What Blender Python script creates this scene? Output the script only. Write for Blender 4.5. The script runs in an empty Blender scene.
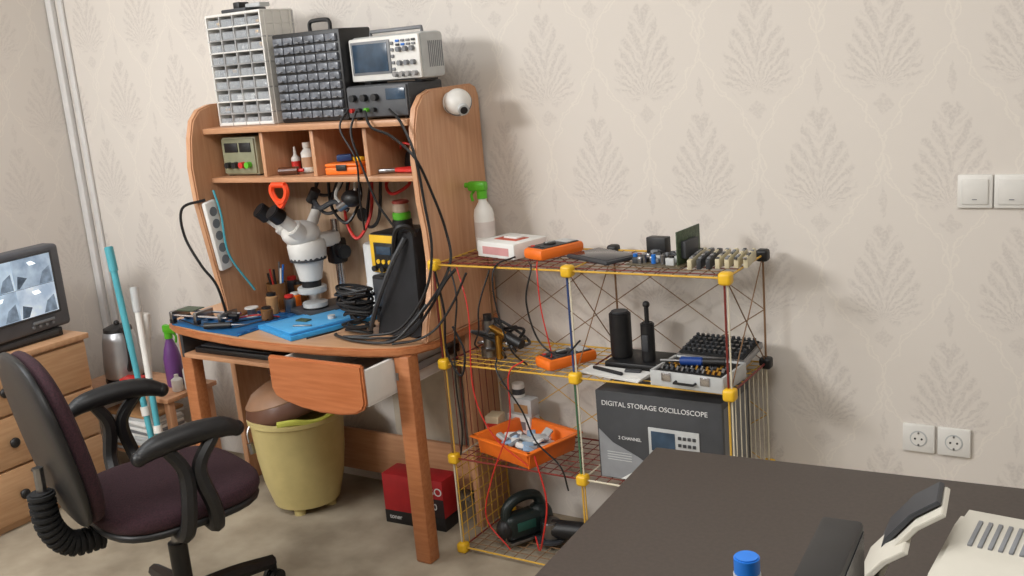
import bpy, bmesh, math, random
from mathutils import Vector, Matrix, Euler
random.seed(7)
S=bpy.context.scene
try:
    S.view_settings.view_transform='Standard'
    S.view_settings.look='None'
except Exception: pass

# ---------------------------------------------------------------- materials
def lin(c):
    return tuple(((v/255)/12.92 if v/255<=.04045 else ((v/255+.055)/1.055)**2.4) for v in c)+(1,)
MC={}
def mat(name,col,rough=.5,metal=0,var=.08,scale=20,bump=0,stretch=None,emit=0,trans=0,alpha=1,col2=None):
    if name in MC: return MC[name]
    m=bpy.data.materials.new(name); m.use_nodes=True; nt=m.node_tree; b=nt.nodes['Principled BSDF']
    b.inputs['Roughness'].default_value=rough; b.inputs['Metallic'].default_value=metal
    tc=nt.nodes.new('ShaderNodeTexCoord'); mp=nt.nodes.new('ShaderNodeMapping')
    if stretch: mp.inputs['Scale'].default_value=stretch
    no=nt.nodes.new('ShaderNodeTexNoise'); no.inputs['Scale'].default_value=scale; no.inputs['Detail'].default_value=5
    nt.links.new(tc.outputs['Object'],mp.inputs[0]); nt.links.new(mp.outputs[0],no.inputs['Vector'])
    cr=nt.nodes.new('ShaderNodeValToRGB'); c=lin(col)
    c2=lin(col2) if col2 else tuple(min(1,v*(1+var)) for v in c[:3])+(1,)
    c1=c if col2 else tuple(v*(1-var) for v in c[:3])+(1,)
    cr.color_ramp.elements[0].position=.35; cr.color_ramp.elements[1].position=.65
    cr.color_ramp.elements[0].color=c1; cr.color_ramp.elements[1].color=c2
    nt.links.new(no.outputs[0],cr.inputs[0]); nt.links.new(cr.outputs[0],b.inputs['Base Color'])
    if emit:
        nt.links.new(cr.outputs[0],b.inputs['Emission Color']); b.inputs['Emission Strength'].default_value=emit
    if trans: b.inputs['Transmission Weight'].default_value=trans
    if alpha<1: b.inputs['Alpha'].default_value=alpha
    if bump:
        bp=nt.nodes.new('ShaderNodeBump'); bp.inputs['Strength'].default_value=bump; bp.inputs['Distance'].default_value=.005
        nt.links.new(no.outputs[0],bp.inputs['Height']); nt.links.new(bp.outputs[0],b.inputs['Normal'])
    MC[name]=m; return m

def wallpaper(name,axis,k):
    m=bpy.data.materials.new(name); m.use_nodes=True; nt=m.node_tree; N=nt.nodes; Lk=nt.links; b=N['Principled BSDF']
    b.inputs['Roughness'].default_value=.6
    tc=N.new('ShaderNodeTexCoord'); sp=N.new('ShaderNodeSeparateXYZ'); Lk.new(tc.outputs['Object'],sp.inputs[0])
    def M(op,a,bb=None,c=None):
        n=N.new('ShaderNodeMath'); n.operation=op
        for i,v in enumerate((a,bb,c)):
            if v is None: continue
            if isinstance(v,(int,float)): n.inputs[i].default_value=v
            else: Lk.new(v,n.inputs[i])
        return n.outputs[0]
    def SS(v,a,bb):
        n=N.new('ShaderNodeMapRange'); n.interpolation_type='SMOOTHSTEP'
        n.inputs[1].default_value=a; n.inputs[2].default_value=bb; Lk.new(v,n.inputs[0]); return n.outputs[0]
    wn=N.new('ShaderNodeTexNoise'); wn.inputs['Scale'].default_value=45; wn.inputs['Detail'].default_value=3; Lk.new(tc.outputs['Object'],wn.inputs['Vector'])
    ws=N.new('ShaderNodeSeparateColor'); Lk.new(wn.outputs['Color'],ws.inputs[0])
    X=M('ADD',sp.outputs[axis],M('MULTIPLY',M('SUBTRACT',ws.outputs[0],.5),.028))
    Z=M('ADD',sp.outputs[2],M('MULTIPLY',M('SUBTRACT',ws.outputs[1],.5),.028))
    PX,PZ=.35,.66
    def motif(ox,oz):
        u=M('SUBTRACT',M('MODULO',M('ADD',X,100*PX-ox+PX/2),PX),PX/2)
        v=M('SUBTRACT',M('MODULO',M('ADD',Z,10*PZ-oz+PZ/2),PZ),PZ/2)
        au=M('ABSOLUTE',u)
        vb=M('ADD',v,.15)
        th=M('ARCTAN2',au,M('MAXIMUM',vb,.001))
        rr=M('SQRT',M('ADD',M('MULTIPLY',u,u),M('MULTIPLY',vb,vb)))
        wv=M('DIVIDE',M('ADD',v,M('MULTIPLY',au,.35)),.14)
        e=M('SQRT',M('ADD',M('POWER',M('ABSOLUTE',M('DIVIDE',u,M('SUBTRACT',.080,M('MULTIPLY',v,.26)))),2),M('POWER',M('ABSOLUTE',wv),2)))
        lob=M('MULTIPLY',M('ABSOLUTE',M('SINE',M('MULTIPLY',th,11))),.22)
        ins=SS(M('SUBTRACT',M('SUBTRACT',e,lob),.86),.08,-.06)
        th2=M('SUBTRACT',th,M('MULTIPLY',rr,1.6))
        fe=SS(M('SINE',M('MULTIPLY',th2,30)),-.2,.6)
        fe2=SS(M('SINE',M('MULTIPLY',M('ADD',v,M('MULTIPLY',au,-1.2)),260)),-.3,.5)
        body=M('MULTIPLY',ins,M('MAXIMUM',fe,M('MULTIPLY',fe2,.5)))
        pd=SS(M('ADD',M('DIVIDE',au,.03),M('ABSOLUTE',M('DIVIDE',M('ADD',v,.20),.03))),1.1,.85)
        fi=SS(M('ADD',M('DIVIDE',au,.012),M('ABSOLUTE',M('DIVIDE',M('SUBTRACT',v,.19),.05))),1.1,.85)
        a=M('MAXIMUM',body,M('MULTIPLY',pd,.7)); a=M('MAXIMUM',a,M('MULTIPLY',fi,.7))
        og=M('MULTIPLY',M('ADD',M('COSINE',M('MULTIPLY',v,2*math.pi/PZ)),1),PX/4)
        dd=M('ABSOLUTE',M('SUBTRACT',au,og))
        dw=M('ABSOLUTE',M('SUBTRACT',M('SUBTRACT',au,og),M('MULTIPLY',M('SINE',M('MULTIPLY',v,57)),.016)))
        ln=M('MAXIMUM',SS(dd,.0035,.0018),SS(dw,.0035,.0018))
        return a,ln
    a1,l1=motif(.77,1.28); a2,l2=motif(.77+PX/2,1.28+PZ/2)
    no=N.new('ShaderNodeTexNoise'); no.inputs['Scale'].default_value=130; no.inputs['Detail'].default_value=4; Lk.new(tc.outputs['Object'],no.inputs['Vector'])
    brk=SS(no.outputs[0],.38,.6)
    pat=M('MULTIPLY',M('MAXIMUM',a1,a2),M('ADD',M('MULTIPLY',brk,.65),.35))
    mix=N.new('ShaderNodeMix'); mix.data_type='RGBA'; mix.inputs['A'].default_value=lin((218,211,203)); mix.inputs['B'].default_value=lin((182,174,169))
    Lk.new(M('MULTIPLY',pat,k),mix.inputs['Factor'])
    m2=N.new('ShaderNodeMix'); m2.data_type='RGBA'; m2.inputs['B'].default_value=lin((232,225,214))
    Lk.new(M('MULTIPLY',l1,.38),m2.inputs['Factor']); Lk.new(mix.outputs['Result'],m2.inputs['A'])
    Lk.new(m2.outputs['Result'],b.inputs['Base Color'])
    n2=N.new('ShaderNodeTexNoise'); n2.inputs['Scale'].default_value=260; Lk.new(tc.outputs['Object'],n2.inputs['Vector'])
    bp=N.new('ShaderNodeBump'); bp.inputs['Strength'].default_value=.15; bp.inputs['Distance'].default_value=.002
    Lk.new(n2.outputs[0],bp.inputs['Height']); Lk.new(bp.outputs[0],b.inputs['Normal'])
    return m

WX=mat('beech_wood_x',(198,150,114),.42,0,scale=6,stretch=(1,14,14),col2=(184,134,98))
WZ=mat('beech_wood_z',(206,158,122),.42,0,scale=6,stretch=(14,14,1),col2=(194,143,107))
WE=mat('orange_wood_edge',(184,120,78),.4,0,scale=8,stretch=(1,10,10),col2=(168,104,64))
WB=mat('pale_backboard',(200,172,144),.6,scale=6,stretch=(14,14,1),col2=(188,158,128))
WF=mat('drawer_front_wood',(192,118,74),.4,scale=6,stretch=(1,12,12),col2=(176,102,60))
WC=mat('cabinet_wood',(198,158,120),.42,0,scale=6,stretch=(14,1,14),col2=(186,144,106))
BK=mat('black_plastic',(24,24,26),.45,var=.2)
BKM=mat('matte_black_rubber',(18,18,20),.8,var=.2)
DG=mat('dark_grey_plastic',(56,58,62),.5)
MG=mat('mid_grey_plastic',(120,122,126),.5)
LG=mat('light_grey_plastic',(186,188,188),.45)
WH=mat('white_plastic',(224,222,217),.4,var=.03)
PAP=mat('paper_white',(228,228,225),.8,var=.03)
CR=mat('chrome',(200,200,205),.2,metal=1,var=.03)
STL=mat('brushed_steel',(150,150,152),.32,metal=1,var=.06)
YEL=mat('yellow_plastic',(232,184,40),.4,var=.05)
ORG=mat('orange_plastic',(240,118,34),.45,var=.05)
RED=mat('red_plastic',(200,44,38),.45)
BLU=mat('blue_plastic',(30,110,200),.4)
GRN=mat('green_plastic',(90,180,40),.4)
DGR=mat('dark_green_tool',(20,32,32),.45)
PUR=mat('purple_plastic',(110,66,130),.4)
MATB=mat('blue_silicone_mat',(24,98,152),.6,scale=60,var=.12)
MATL=mat('light_blue_mat',(50,148,212),.55,scale=60,var=.06)
PCBG=mat('green_circuit_board',(64,80,58),.5,scale=120,var=.4)
BRN=mat('brown_lid_plastic',(98,66,52),.35)
CRM=mat('cream_yellow_plastic',(200,184,126),.42,var=.04)
TBL=mat('dark_brown_laminate',(64,56,51),.5,scale=120,var=.12)
BEI=mat('beige_plastic',(192,188,177),.5,var=.03)
FAB=mat('maroon_fabric',(42,24,31),.95,scale=220,col2=(62,33,42),bump=.4)
GOLD=mat('brass',(196,150,70),.3,metal=1)
TEAL=mat('teal_pole',(80,166,180),.4)
CARD=mat('brown_cardboard',(168,128,86),.8)
AMB=mat('amber_glass',(120,84,50),.25)
SCR=mat('lcd_dark_screen',(48,66,84),.2,var=.2,emit=.15)
TEXTW=mat('white_print',(225,225,225),.6,var=.01)
GLS=mat('clear_plastic',(200,205,210),.15,alpha=.35,var=.02)
BLKG=mat('black_glass',(40,42,48),.15)
LAM=mat('desktop_laminate',(208,164,126),.4,scale=5,stretch=(1,12,12),col2=(198,152,114))
WIRES={'y':mat('yellow_wire',(210,166,66),.4,var=.05),'r':mat('dark_red_wire',(120,44,38),.45,var=.05),'b':mat('blue_wire',(46,70,120),.45),
 'g':mat('green_wire',(70,110,80),.45),'w':mat('cream_wire',(212,204,182),.45),'br':mat('brown_wire',(128,96,66),.5)}

# ---------------------------------------------------------------- builder
def catmull(pts,n=8):
    P=[Vector(p) for p in pts]
    if len(P)<3: return P
    P=[P[0]*2-P[1]]+P+[P[-1]*2-P[-2]]; out=[]
    for i in range(1,len(P)-2):
        a,b,c,d=P[i-1:i+3]
        for k in range(n):
            t=k/n
            out.append(.5*((2*b)+(c-a)*t+(2*a-5*b+4*c-d)*t*t+(3*b-a-3*c+d)*t**3))
    out.append(P[-2]); return out
class G:
    def __init__(s,name,loc=(0,0,0),rz=0,sc=1):
        s.name=name; s.bm=bmesh.new(); s.mats=[]
        s.M=Matrix.Translation(loc)@Matrix.Rotation(math.radians(rz),4,'Z')@Matrix.Scale(sc,4)
    def _mi(s,m):
        if m not in s.mats: s.mats.append(m)
        return s.mats.index(m)
    def add(s,tb,m,M=None):
        if M is not None: bmesh.ops.transform(tb,matrix=M,verts=tb.verts)
        bmesh.ops.transform(tb,matrix=s.M,verts=tb.verts)
        i=s._mi(m)
        for f in tb.faces: f.material_index=i
        me=bpy.data.meshes.new('t'); tb.to_mesh(me); tb.free(); s.bm.from_mesh(me); bpy.data.meshes.remove(me)
    def box(s,c,d,m,bev=.004,rot=None,seg=2,taper=None):
        tb=bmesh.new(); bmesh.ops.create_cube(tb,size=1)
        for v in tb.verts:
            if taper and v.co.z>0: v.co.x*=taper[0]; v.co.y*=taper[1]
            v.co=Vector((v.co.x*d[0],v.co.y*d[1],v.co.z*d[2]))
        if bev: bmesh.ops.bevel(tb,geom=tb.edges[:],offset=min(bev,min(d)*.45),segments=seg,affect='EDGES',profile=.5)
        M=Matrix.Translation(c)
        if rot: M=M@Euler([math.radians(a) for a in rot]).to_matrix().to_4x4()
        s.add(tb,m,M); return s
    def bx(s,x0,x1,y0,y1,z0,z1,m,bev=.004):
        return s.box(((x0+x1)/2,(y0+y1)/2,(z0+z1)/2),(abs(x1-x0),abs(y1-y0),abs(z1-z0)),m,bev)
    def cyl(s,p0,p1,r0,m,r1=None,seg=20,bev=0):
        r1=r0 if r1 is None else r1; p0=Vector(p0);p1=Vector(p1);d=p1-p0
        tb=bmesh.new(); bmesh.ops.create_cone(tb,cap_ends=True,segments=seg,radius1=r0,radius2=r1,depth=d.length)
        if bev:
            es=[e for e in tb.edges if abs(e.verts[0].co.z-e.verts[1].co.z)<1e-6]
            bmesh.ops.bevel(tb,geom=es,offset=bev,segments=2,affect='EDGES')
        M=Matrix.Translation((p0+p1)/2)@d.to_track_quat('Z','Y').to_matrix().to_4x4()
        s.add(tb,m,M); return s
    def sph(s,c,r,m,seg=20,rot=None):
        if isinstance(r,(int,float)): r=(r,r,r)
        tb=bmesh.new(); bmesh.ops.create_uvsphere(tb,u_segments=seg,v_segments=max(8,seg//2),radius=1)
        M=Matrix.Translation(c)
        if rot: M=M@Euler([math.radians(a) for a in rot]).to_matrix().to_4x4()
        s.add(tb,m,M@Matrix.Diagonal((*r,1))); return s
    def tube(s,pts,r,m,seg=6,smooth=True,n=8):
        P=catmull(pts,n) if smooth else [Vector(p) for p in pts]
        tb=bmesh.new(); rings=[]; up=None
        for i,p in enumerate(P):
            t=(P[min(i+1,len(P)-1)]-P[max(i-1,0)])
            if t.length<1e-9: t=Vector((0,0,1))
            t.normalize()
            if up is None: up=Vector((0,0,1)) if abs(t.z)<.9 else Vector((1,0,0))
            up=(up-t*up.dot(t))
            if up.length<1e-6: up=t.orthogonal()
            up.normalize(); sd=t.cross(up)
            if isinstance(r,list):
                q=i/(len(P)-1)*(len(r)-1); a_=int(min(q,len(r)-2)); rr=r[a_]+(r[a_+1]-r[a_])*(q-a_)
            else: rr=r
            rings.append([tb.verts.new(p+(up*math.cos(a)+sd*math.sin(a))*rr) for a in [2*math.pi*k/seg for k in range(seg)]])
        for a,b in zip(rings,rings[1:]):
            for k in range(seg): tb.faces.new((a[k],a[(k+1)%seg],b[(k+1)%seg],b[k]))
        tb.faces.new(rings[0][::-1]); tb.faces.new(rings[-1])
        bmesh.ops.recalc_face_normals(tb,faces=tb.faces); s.add(tb,m); return s
    def lathe(s,c,prof,m,seg=28,M=None):
        tb=bmesh.new(); rings=[]
        for r,z in prof: rings.append([tb.verts.new((max(r,.0002)*math.cos(2*math.pi*k/seg),max(r,.0002)*math.sin(2*math.pi*k/seg),z)) for k in range(seg)])
        for a,b in zip(rings,rings[1:]):
            for k in range(seg): tb.faces.new((a[k],a[(k+1)%seg],b[(k+1)%seg],b[k]))
        tb.faces.new(rings[0][::-1]); tb.faces.new(rings[-1])
        bmesh.ops.recalc_face_normals(tb,faces=tb.faces)
        MM=Matrix.Translation(c)
        if M is not None: MM=MM@M
        s.add(tb,m,MM); return s
    def prism(s,out,axis,a,b,m,bev=.003):
        tb=bmesh.new()
        def P(q,h): return {'z':(q[0],q[1],h),'x':(h,q[0],q[1]),'y':(q[0],h,q[1])}[axis]
        A=[tb.verts.new(P(q,a)) for q in out]; B=[tb.verts.new(P(q,b)) for q in out]
        tb.faces.new(A); tb.faces.new(B[::-1]); n=len(out)
        for k in range(n): tb.faces.new((A[k],B[k],B[(k+1)%n],A[(k+1)%n]))
        bmesh.ops.recalc_face_normals(tb,faces=tb.faces)
        if bev:
            es=[e for e in tb.edges if len(e.link_faces)==2 and e.calc_face_angle(0)>.9]
            bmesh.ops.bevel(tb,geom=es,offset=bev,segments=2,affect='EDGES')
        s.add(tb,m); return s
    def text(s,txt,size,m,M,ext=.0006):
        cu=bpy.data.curves.new('lettering','FONT'); cu.body=txt; cu.size=size; cu.extrude=ext
        ob=bpy.data.objects.new('lettering',cu); me=ob.to_mesh(); tb=bmesh.new(); tb.from_mesh(me); ob.to_mesh_clear()
        bpy.data.objects.remove(ob); bpy.data.curves.remove(cu); s.add(tb,m,M); return s
    def done(s):
        bm=s.bm
        for f in bm.faces: f.smooth=True
        for e in bm.edges:
            if len(e.link_faces)==2 and e.calc_face_angle(0)>math.radians(38): e.smooth=False
        xs=[v.co for v in bm.verts]
        lo=Vector([min(v[i] for v in xs) for i in range(3)]); hi=Vector([max(v[i] for v in xs) for i in range(3)])
        c=Vector(((lo.x+hi.x)/2,(lo.y+hi.y)/2,lo.z))
        bmesh.ops.translate(bm,verts=bm.verts,vec=-c)
        me=bpy.data.meshes.new(s.name+'_mesh'); bm.to_mesh(me); bm.free()
        for m in s.mats: me.materials.append(m)
        ob=bpy.data.objects.new(s.name,me); ob.location=c; S.collection.objects.link(ob); return ob
FR=Matrix.Rotation(math.pi/2,4,'X')
def cable(name,pts,r,m): return G(name).tube(pts,r,m).done()

# ---------------------------------------------------------------- room
def plane_obj(name,vs,m):
    me=bpy.data.meshes.new(name); me.from_pydata(vs,[],[(0,1,2,3)]); me.materials.append(m)
    o=bpy.data.objects.new(name,me); S.collection.objects.link(o); return o
X0,X1,Y0,ZC=-2.26,3.4,-5.2,2.75
carpet=mat('beige_carpet',(170,158,138),.95,scale=5,col2=(138,126,108),bump=.5)
plane_obj('floor',[(X0,Y0,0),(X1,Y0,0),(X1,0,0),(X0,0,0)],carpet)
wpx=wallpaper('damask_wallpaper_x',0,.42); wpy=wallpaper('damask_wallpaper_y',1,.26)
plane_obj('wall_back',[(X0,0,0),(X1,0,0),(X1,0,ZC),(X0,0,ZC)],wpx)
plane_obj('wall_left',[(X0,Y0,0),(X0,0,0),(X0,0,ZC),(X0,Y0,ZC)],wpy)
plane_obj('wall_right',[(X1,Y0,0),(X1,0,0),(X1,0,ZC),(X1,Y0,ZC)],wpy)
plane_obj('wall_front',[(X0,Y0,0),(X1,Y0,0),(X1,Y0,ZC),(X0,Y0,ZC)],wpx)
plane_obj('ceiling',[(X0,Y0,ZC),(X1,Y0,ZC),(X1,0,ZC),(X0,0,ZC)],mat('ceiling_paint',(234,234,231),.9,var=.02))
TR=mat('trunking_white',(212,210,208),.5,var=.03)
G('trim_1').bx(-2.255,-2.215,-.024,-.002,0,2.74,TR,.004).bx(-2.185,-2.155,-.014,-.002,0,2.74,TR,.003).done()

# ---------------------------------------------------------------- desk with hutch
d=G('computer_desk')
def prof(x0,x1,left): 
    o=[(-.018,.752),(-.018,1.50),(-.03,1.53),(-.06,1.542),(-.28,1.54),(-.33,1.525),(-.365,1.49),(-.385,1.43),(-.395,1.33),(-.39,1.2),(-.375,1.1),(-.37,1.0),(-.385,.9),(-.415,.83),(-.44,.752)]
    if left:
        o=[(-.018,.752),(-.018,1.50),(-.03,1.53),(-.06,1.542),(-.33,1.54),(-.385,1.525),(-.42,1.49),(-.44,1.43),(-.455,1.33),(-.45,1.2),(-.435,1.1),(-.42,1.0),(-.405,.9),(-.395,.83),(-.39,.752)]
    d.prism(o,'x',x0,x1,WZ,.005)
prof(-.035,-.008,0); prof(-.99,-.96,1)
d.bx(-.96,-.035,-.385,-.03,1.437,1.458,WX,.003)
d.bx(-.96,-.035,-.375,-.03,1.262,1.280,WX,.003)
for x in (-.70,-.465,-.235): d.bx(x-.008,x+.008,-.36,-.03,1.28,1.437,WZ,.002)
d.bx(-.96,-.035,-.03,-.018,1.27,1.45,WX,0)
d.bx(-.96,-.035,-.03,-.018,.752,1.27,WB,0)
for q in ((-.585,1.165),(-.565,1.09)): d.cyl((q[0],-.036,q[1]),(q[0],-.029,q[1]),.026,BK)
out=[(-1.235,-.015),(-1.235,-.36),(-1.225,-.43),(-1.19,-.48),(-1.12,-.515),(-.95,-.55),(-.75,-.575),(-.55,-.58),(-.35,-.57),(-.18,-.545),(-.08,-.51),(-.03,-.465),(-.005,-.40),(-.003,-.3),(-.003,-.015)]
d.prism(out,'z',.722,.75,WE,.006)
out2=[(x*.992-.005,y*.985) for x,y in out]
d.prism(out2,'z',.748,.7515,LAM,0)
for p in ((-1.165,-.42),(-.075,-.47)):
    d.box((p[0],p[1],.361),(.062,.055,.722),WE,.008)
for p in (-1.2,-.045): d.bx(p-.014,p+.014,-.2,-.02,0,.722,WZ,.003)
d.bx(-1.186,-.06,-.075,-.057,.07,.24,WX,.003)
d.bx(-1.186,-.06,-.075,-.057,.56,.722,WX,.003)
d.bx(-1.12,-.56,-.49,-.12,.622,.64,WX,.004); 
for x in (-1.135,-.55): d.bx(x-.008,x+.008,-.48,-.12,.62,.722,DG,.002)
dr=[(-.505,.735),(-.505,.625),(-.49,.597),(-.45,.582),(-.38,.568),(-.30,.560),(-.21,.562),(-.15,.572),(-.118,.588),(-.105,.61),(-.105,.735)]
d.prism(dr,'y',-.655,-.635,WF,.006)
d.bx(-.122,-.108,-.635,-.15,.60,.712,WH,.001); d.bx(-.50,-.486,-.635,-.15,.60,.712,WH,.001)
d.bx(-.50,-.108,-.635,-.15,.596,.602,WH,0); d.bx(-.50,-.108,-.165,-.15,.60,.712,WH,.001)
for x in (-.095,-.515): d.bx(x-.005,x+.005,-.5,-.15,.64,.665,STL,.001)
for i in range(5): d.bx(-.45+i*.06,-.41+i*.06,-.61,-.53,.603,.66+random.random()*.03,random.choice([BK,DG,MG]),.003)
d.done()
G('computer_keyboard').bx(-1.08,-.68,-.47,-.33,.641,.662,BK,.005).bx(-1.06,-.70,-.455,-.345,.662,.668,DG,.002).done()

# ---------------------------------------------------------------- wire shelf rack
r=G('wire_shelf_rack')
XS=[.004,.488,.972]; YF,YR=-.374,-.073; ZS=[.018,.340,.668,.996]
R=.0032
def w(a,b,c,rr=R): r.cyl(a,b,rr,WIRES[c],seg=6)
inner=['br','r','y','r']
for zi,z in enumerate(ZS):
    for y in (YF,YR):
        w((0,y,z),(.486,y,z),'r' if zi==1 else 'y'); w((.486,y,z),(.972,y,z),['r','w','y','y'][zi])
    for x in XS: w((x,YF,z),(x,YR,z),['r','w','r','y'][zi])
    for i in range(1,24):
        if i%12==0: continue
        x=i*.972/24; w((x,YF,z),(x,YR,z),inner[zi] if zi!=3 else ('r' if x<.486 else 'br'),.0016)
    for j in range(1,8):
        y=YF+(YR-YF)*j/8; w((0,y,z),(.972,y,z),inner[zi] if zi!=3 else ('r' if j%2 else 'br'),.0016)
pc=[['w','y','y'],['br','g','y'],['r','b','r']]
for k in range(3):
    for i,x in enumerate(XS):
        w((x-.004,YF,ZS[k]),(x-.004,YF,ZS[k+1]),pc[k][i]); w((x+.005,YF,ZS[k]),(x+.005,YF,ZS[k+1]),['y','w','w'][k] if i else 'y',.0025)
        w((x,YR,ZS[k]),(x,YR,ZS[k+1]),['y','w','br'][k])
for k in (2,1):
    for i in (0,1):
        a,b=XS[i],XS[i+1]
        for s_ in range(-1,3):
            for sg in (1,-1):
                x0=a+(b-a)*(s_)/2; x1=x0+(b-a)
                t0=max(0,(a-x0)/(x1-x0)); t1=min(1,(b-x0)/(x1-x0))
                if t1<=t0: continue
                za=ZS[k]+(ZS[k+1]-ZS[k])*t0; zb=ZS[k]+(ZS[k+1]-ZS[k])*t1
                if sg<0: za,zb=ZS[k]+ZS[k+1]-za,ZS[k]+ZS[k+1]-zb
                w((x0+(x1-x0)*t0,YR,za),(x0+(x1-x0)*t1,YR,zb),'br' if k==2 else 'y',.0016)
for x in (.486,.972):
    w((x,YF,ZS[2]),(x,YR,ZS[3]),'br',.0018); w((x,YR,ZS[2]),(x,YF,ZS[3]),'br',.0018)
for k,x,c in ((0,0.004,'y'),(0,.972,'w'),(1,.972,'w'),(1,0.004,'r')):
    for j in range(1,8):
        y=YF+(YR-YF)*j/8; w((x,y,ZS[k]),(x,y,ZS[k+1]),c,.0016)
    if k==0:
        for j in range(1,8):
            z=ZS[0]+(ZS[1]-ZS[0])*j/8; w((x,YF,z),(x,YR,z),c,.0016)
for zi,z in enumerate(ZS):
    for x in XS:
        for y,m in ((YF,YEL),(YR,BK if zi>1 else YEL)):
            r.box((x,y,z),(.036,.036,.036),m,.009,seg=3)
r.done()

# ---------------------------------------------------------------- hutch top
TW=mat('translucent_white',(206,206,206),.3,alpha=.5,var=.03)
o=G('component_organizer',(-.79,-.25,1.459),0)
o.bx(-.135,.135,-.08,.08,0,.012,WH); o.bx(-.135,.135,-.08,.08,.375,.385,WH)
o.bx(-.135,.135,.07,.08,0,.38,TW,.001)
for i in range(5): x=-.131+i*.262/4; o.bx(x-.003,x+.003,-.08,.08,0,.38,TW if 0<i<4 else WH,.001)
for j in range(1,9): z=j*.38/9; o.bx(-.135,.135,-.08,.08,z-.0025,z+.0025,TW if j%2 else WH,.001)
for x in (-.134,.134):
    for j in range(4): y=-.06+j*.04; o.bx(x-.003,x+.003,y-.003,y+.003,0,.38,WH,.001)
cc=[LG,MG,GLS,MG,PAP,MG,GLS,GLS,DG]
for i in range(4):
    for j in range(9):
        x=-.131+(i+.5)*.262/4; z=(j+.5)*.38/9
        o.box((x,.01,z-.008),(.052,.12,.018),random.choice(cc),.003)
        o.bx(x-.026,x+.026,-.078,-.076,z-.018,z+.006,GLS,0)
        for q in range(2):
            if random.random()<.6: o.box((x+random.uniform(-.015,.015),-.06,z-.008+random.uniform(-.004,.008)),(.016,.02,.012),random.choice([DG,STL,MG,LG,GOLD,DG,BK]),.003,rot=(0,0,random.uniform(0,90)))
o.box((-.02,0,.393),(.12,.1,.012),DG,.003).box((.05,0,.405),(.07,.05,.014),LG,.003).box((-.04,.01,.41),(.03,.05,.025),BK,.004)
o.done()
SMK=mat('smoky_drawer',(104,108,116),.25,var=.35,scale=40)
o=G('drawer_organizer',(-.475,-.24,1.459),0)
o.bx(-.15,.15,-.08,.08,0,.295,BK,.006)
for i in range(6):
    for j in range(9):
        x=-.141+(i+.5)*.282/6; z=.010+(j+.5)*.274/9
        o.box((x,-.084,z),(.043,.014,.024),SMK,.003); o.box((x,-.094,z-.007),(.016,.01,.004),MG,.001)
o.tube([(-.045,0,.295),(-.045,0,.32),(-.03,0,.33),(.03,0,.33),(.045,0,.32),(.045,0,.295)],.007,BK)
o.done()
o=G('bench_power_supply',(-.165,-.255,1.459),0)
o.bx(-.125,.125,-.10,.08,.006,.108,DG,.006); o.bx(-.12,.12,-.107,-.10,.01,.104,mat('anthracite_panel',(78,80,84),.5),.002)
for x in (-.09,-.045,0): o.cyl((x,-.125,.07),(x,-.107,.07),.011,BK)
for x,m in ((-.1,RED),(-.07,BK),(-.04,GRN),(-.01,BK)): o.cyl((x,-.122,.032),(x,-.107,.032),.007,m)
o.bx(.04,.115,-.11,-.106,.06,.095,SCR,.001)
for x in (-.1,.1):
    for y in (-.08,.06): o.cyl((x,y,0),(x,y,.008),.01,BKM)
o.done()
o=G('digital_oscilloscope',(-.16,-.235,1.568),-4)
o.bx(-.155,.155,-.06,.05,.006,.15,LG,.014); o.bx(-.15,.15,-.068,-.058,.01,.145,WH,.006)
o.bx(-.14,.03,-.072,-.067,.03,.135,MG,.003); o.bx(-.13,.02,-.074,-.071,.038,.127,SCR,.001)
for i in range(5): o.box((.04,-.071,.042+i*.02),(.012,.006,.01),MG,.002)
for i in range(3):
    for j in range(2): o.cyl((.07+i*.028,-.082,.06+j*.042),(.07+i*.028,-.068,.06+j*.042),.008,MG)
for i in range(4):
    for j in range(2): o.box((.065+i*.022,-.071,.12+j*.012-.004),(.014,.005,.007),random.choice([DG,BLU,MG]),.001)
for i in range(4): o.cyl((.05+i*.027,-.085,.026),(.05+i*.027,-.068,.026),.008,STL)
for i in range(8): o.bx(.1545,.156,-.03+i*.009,-.026+i*.009,.04,.12,MG,0)
o.tube([(-.11,0,.15),(-.11,0,.165),(.11,0,.165),(.11,0,.15)],.006,MG,smooth=False)
for x in (-.11,.11): o.box((x,0,.004),(.03,.08,.01),BK,.002)
o.done()
o=G('security_camera')
o.cyl((-.006,-.2,1.49),(.008,-.2,1.49),.034,WH,bev=.004); o.sph((.036,-.205,1.49),.044,WH,seg=28)
o.lathe((.036,-.205,1.49),[(.0445,-.0045),(.0455,0),(.0445,.0045)],MG,M=Matrix.Rotation(math.radians(60),4,'X')@Matrix.Rotation(math.radians(25),4,'Y'))
o.cyl((.066,-.225,1.472),(.076,-.233,1.466),.018,LG); o.cyl((.068,-.227,1.471),(.078,-.235,1.465),.012,BK)
o.done()

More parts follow.
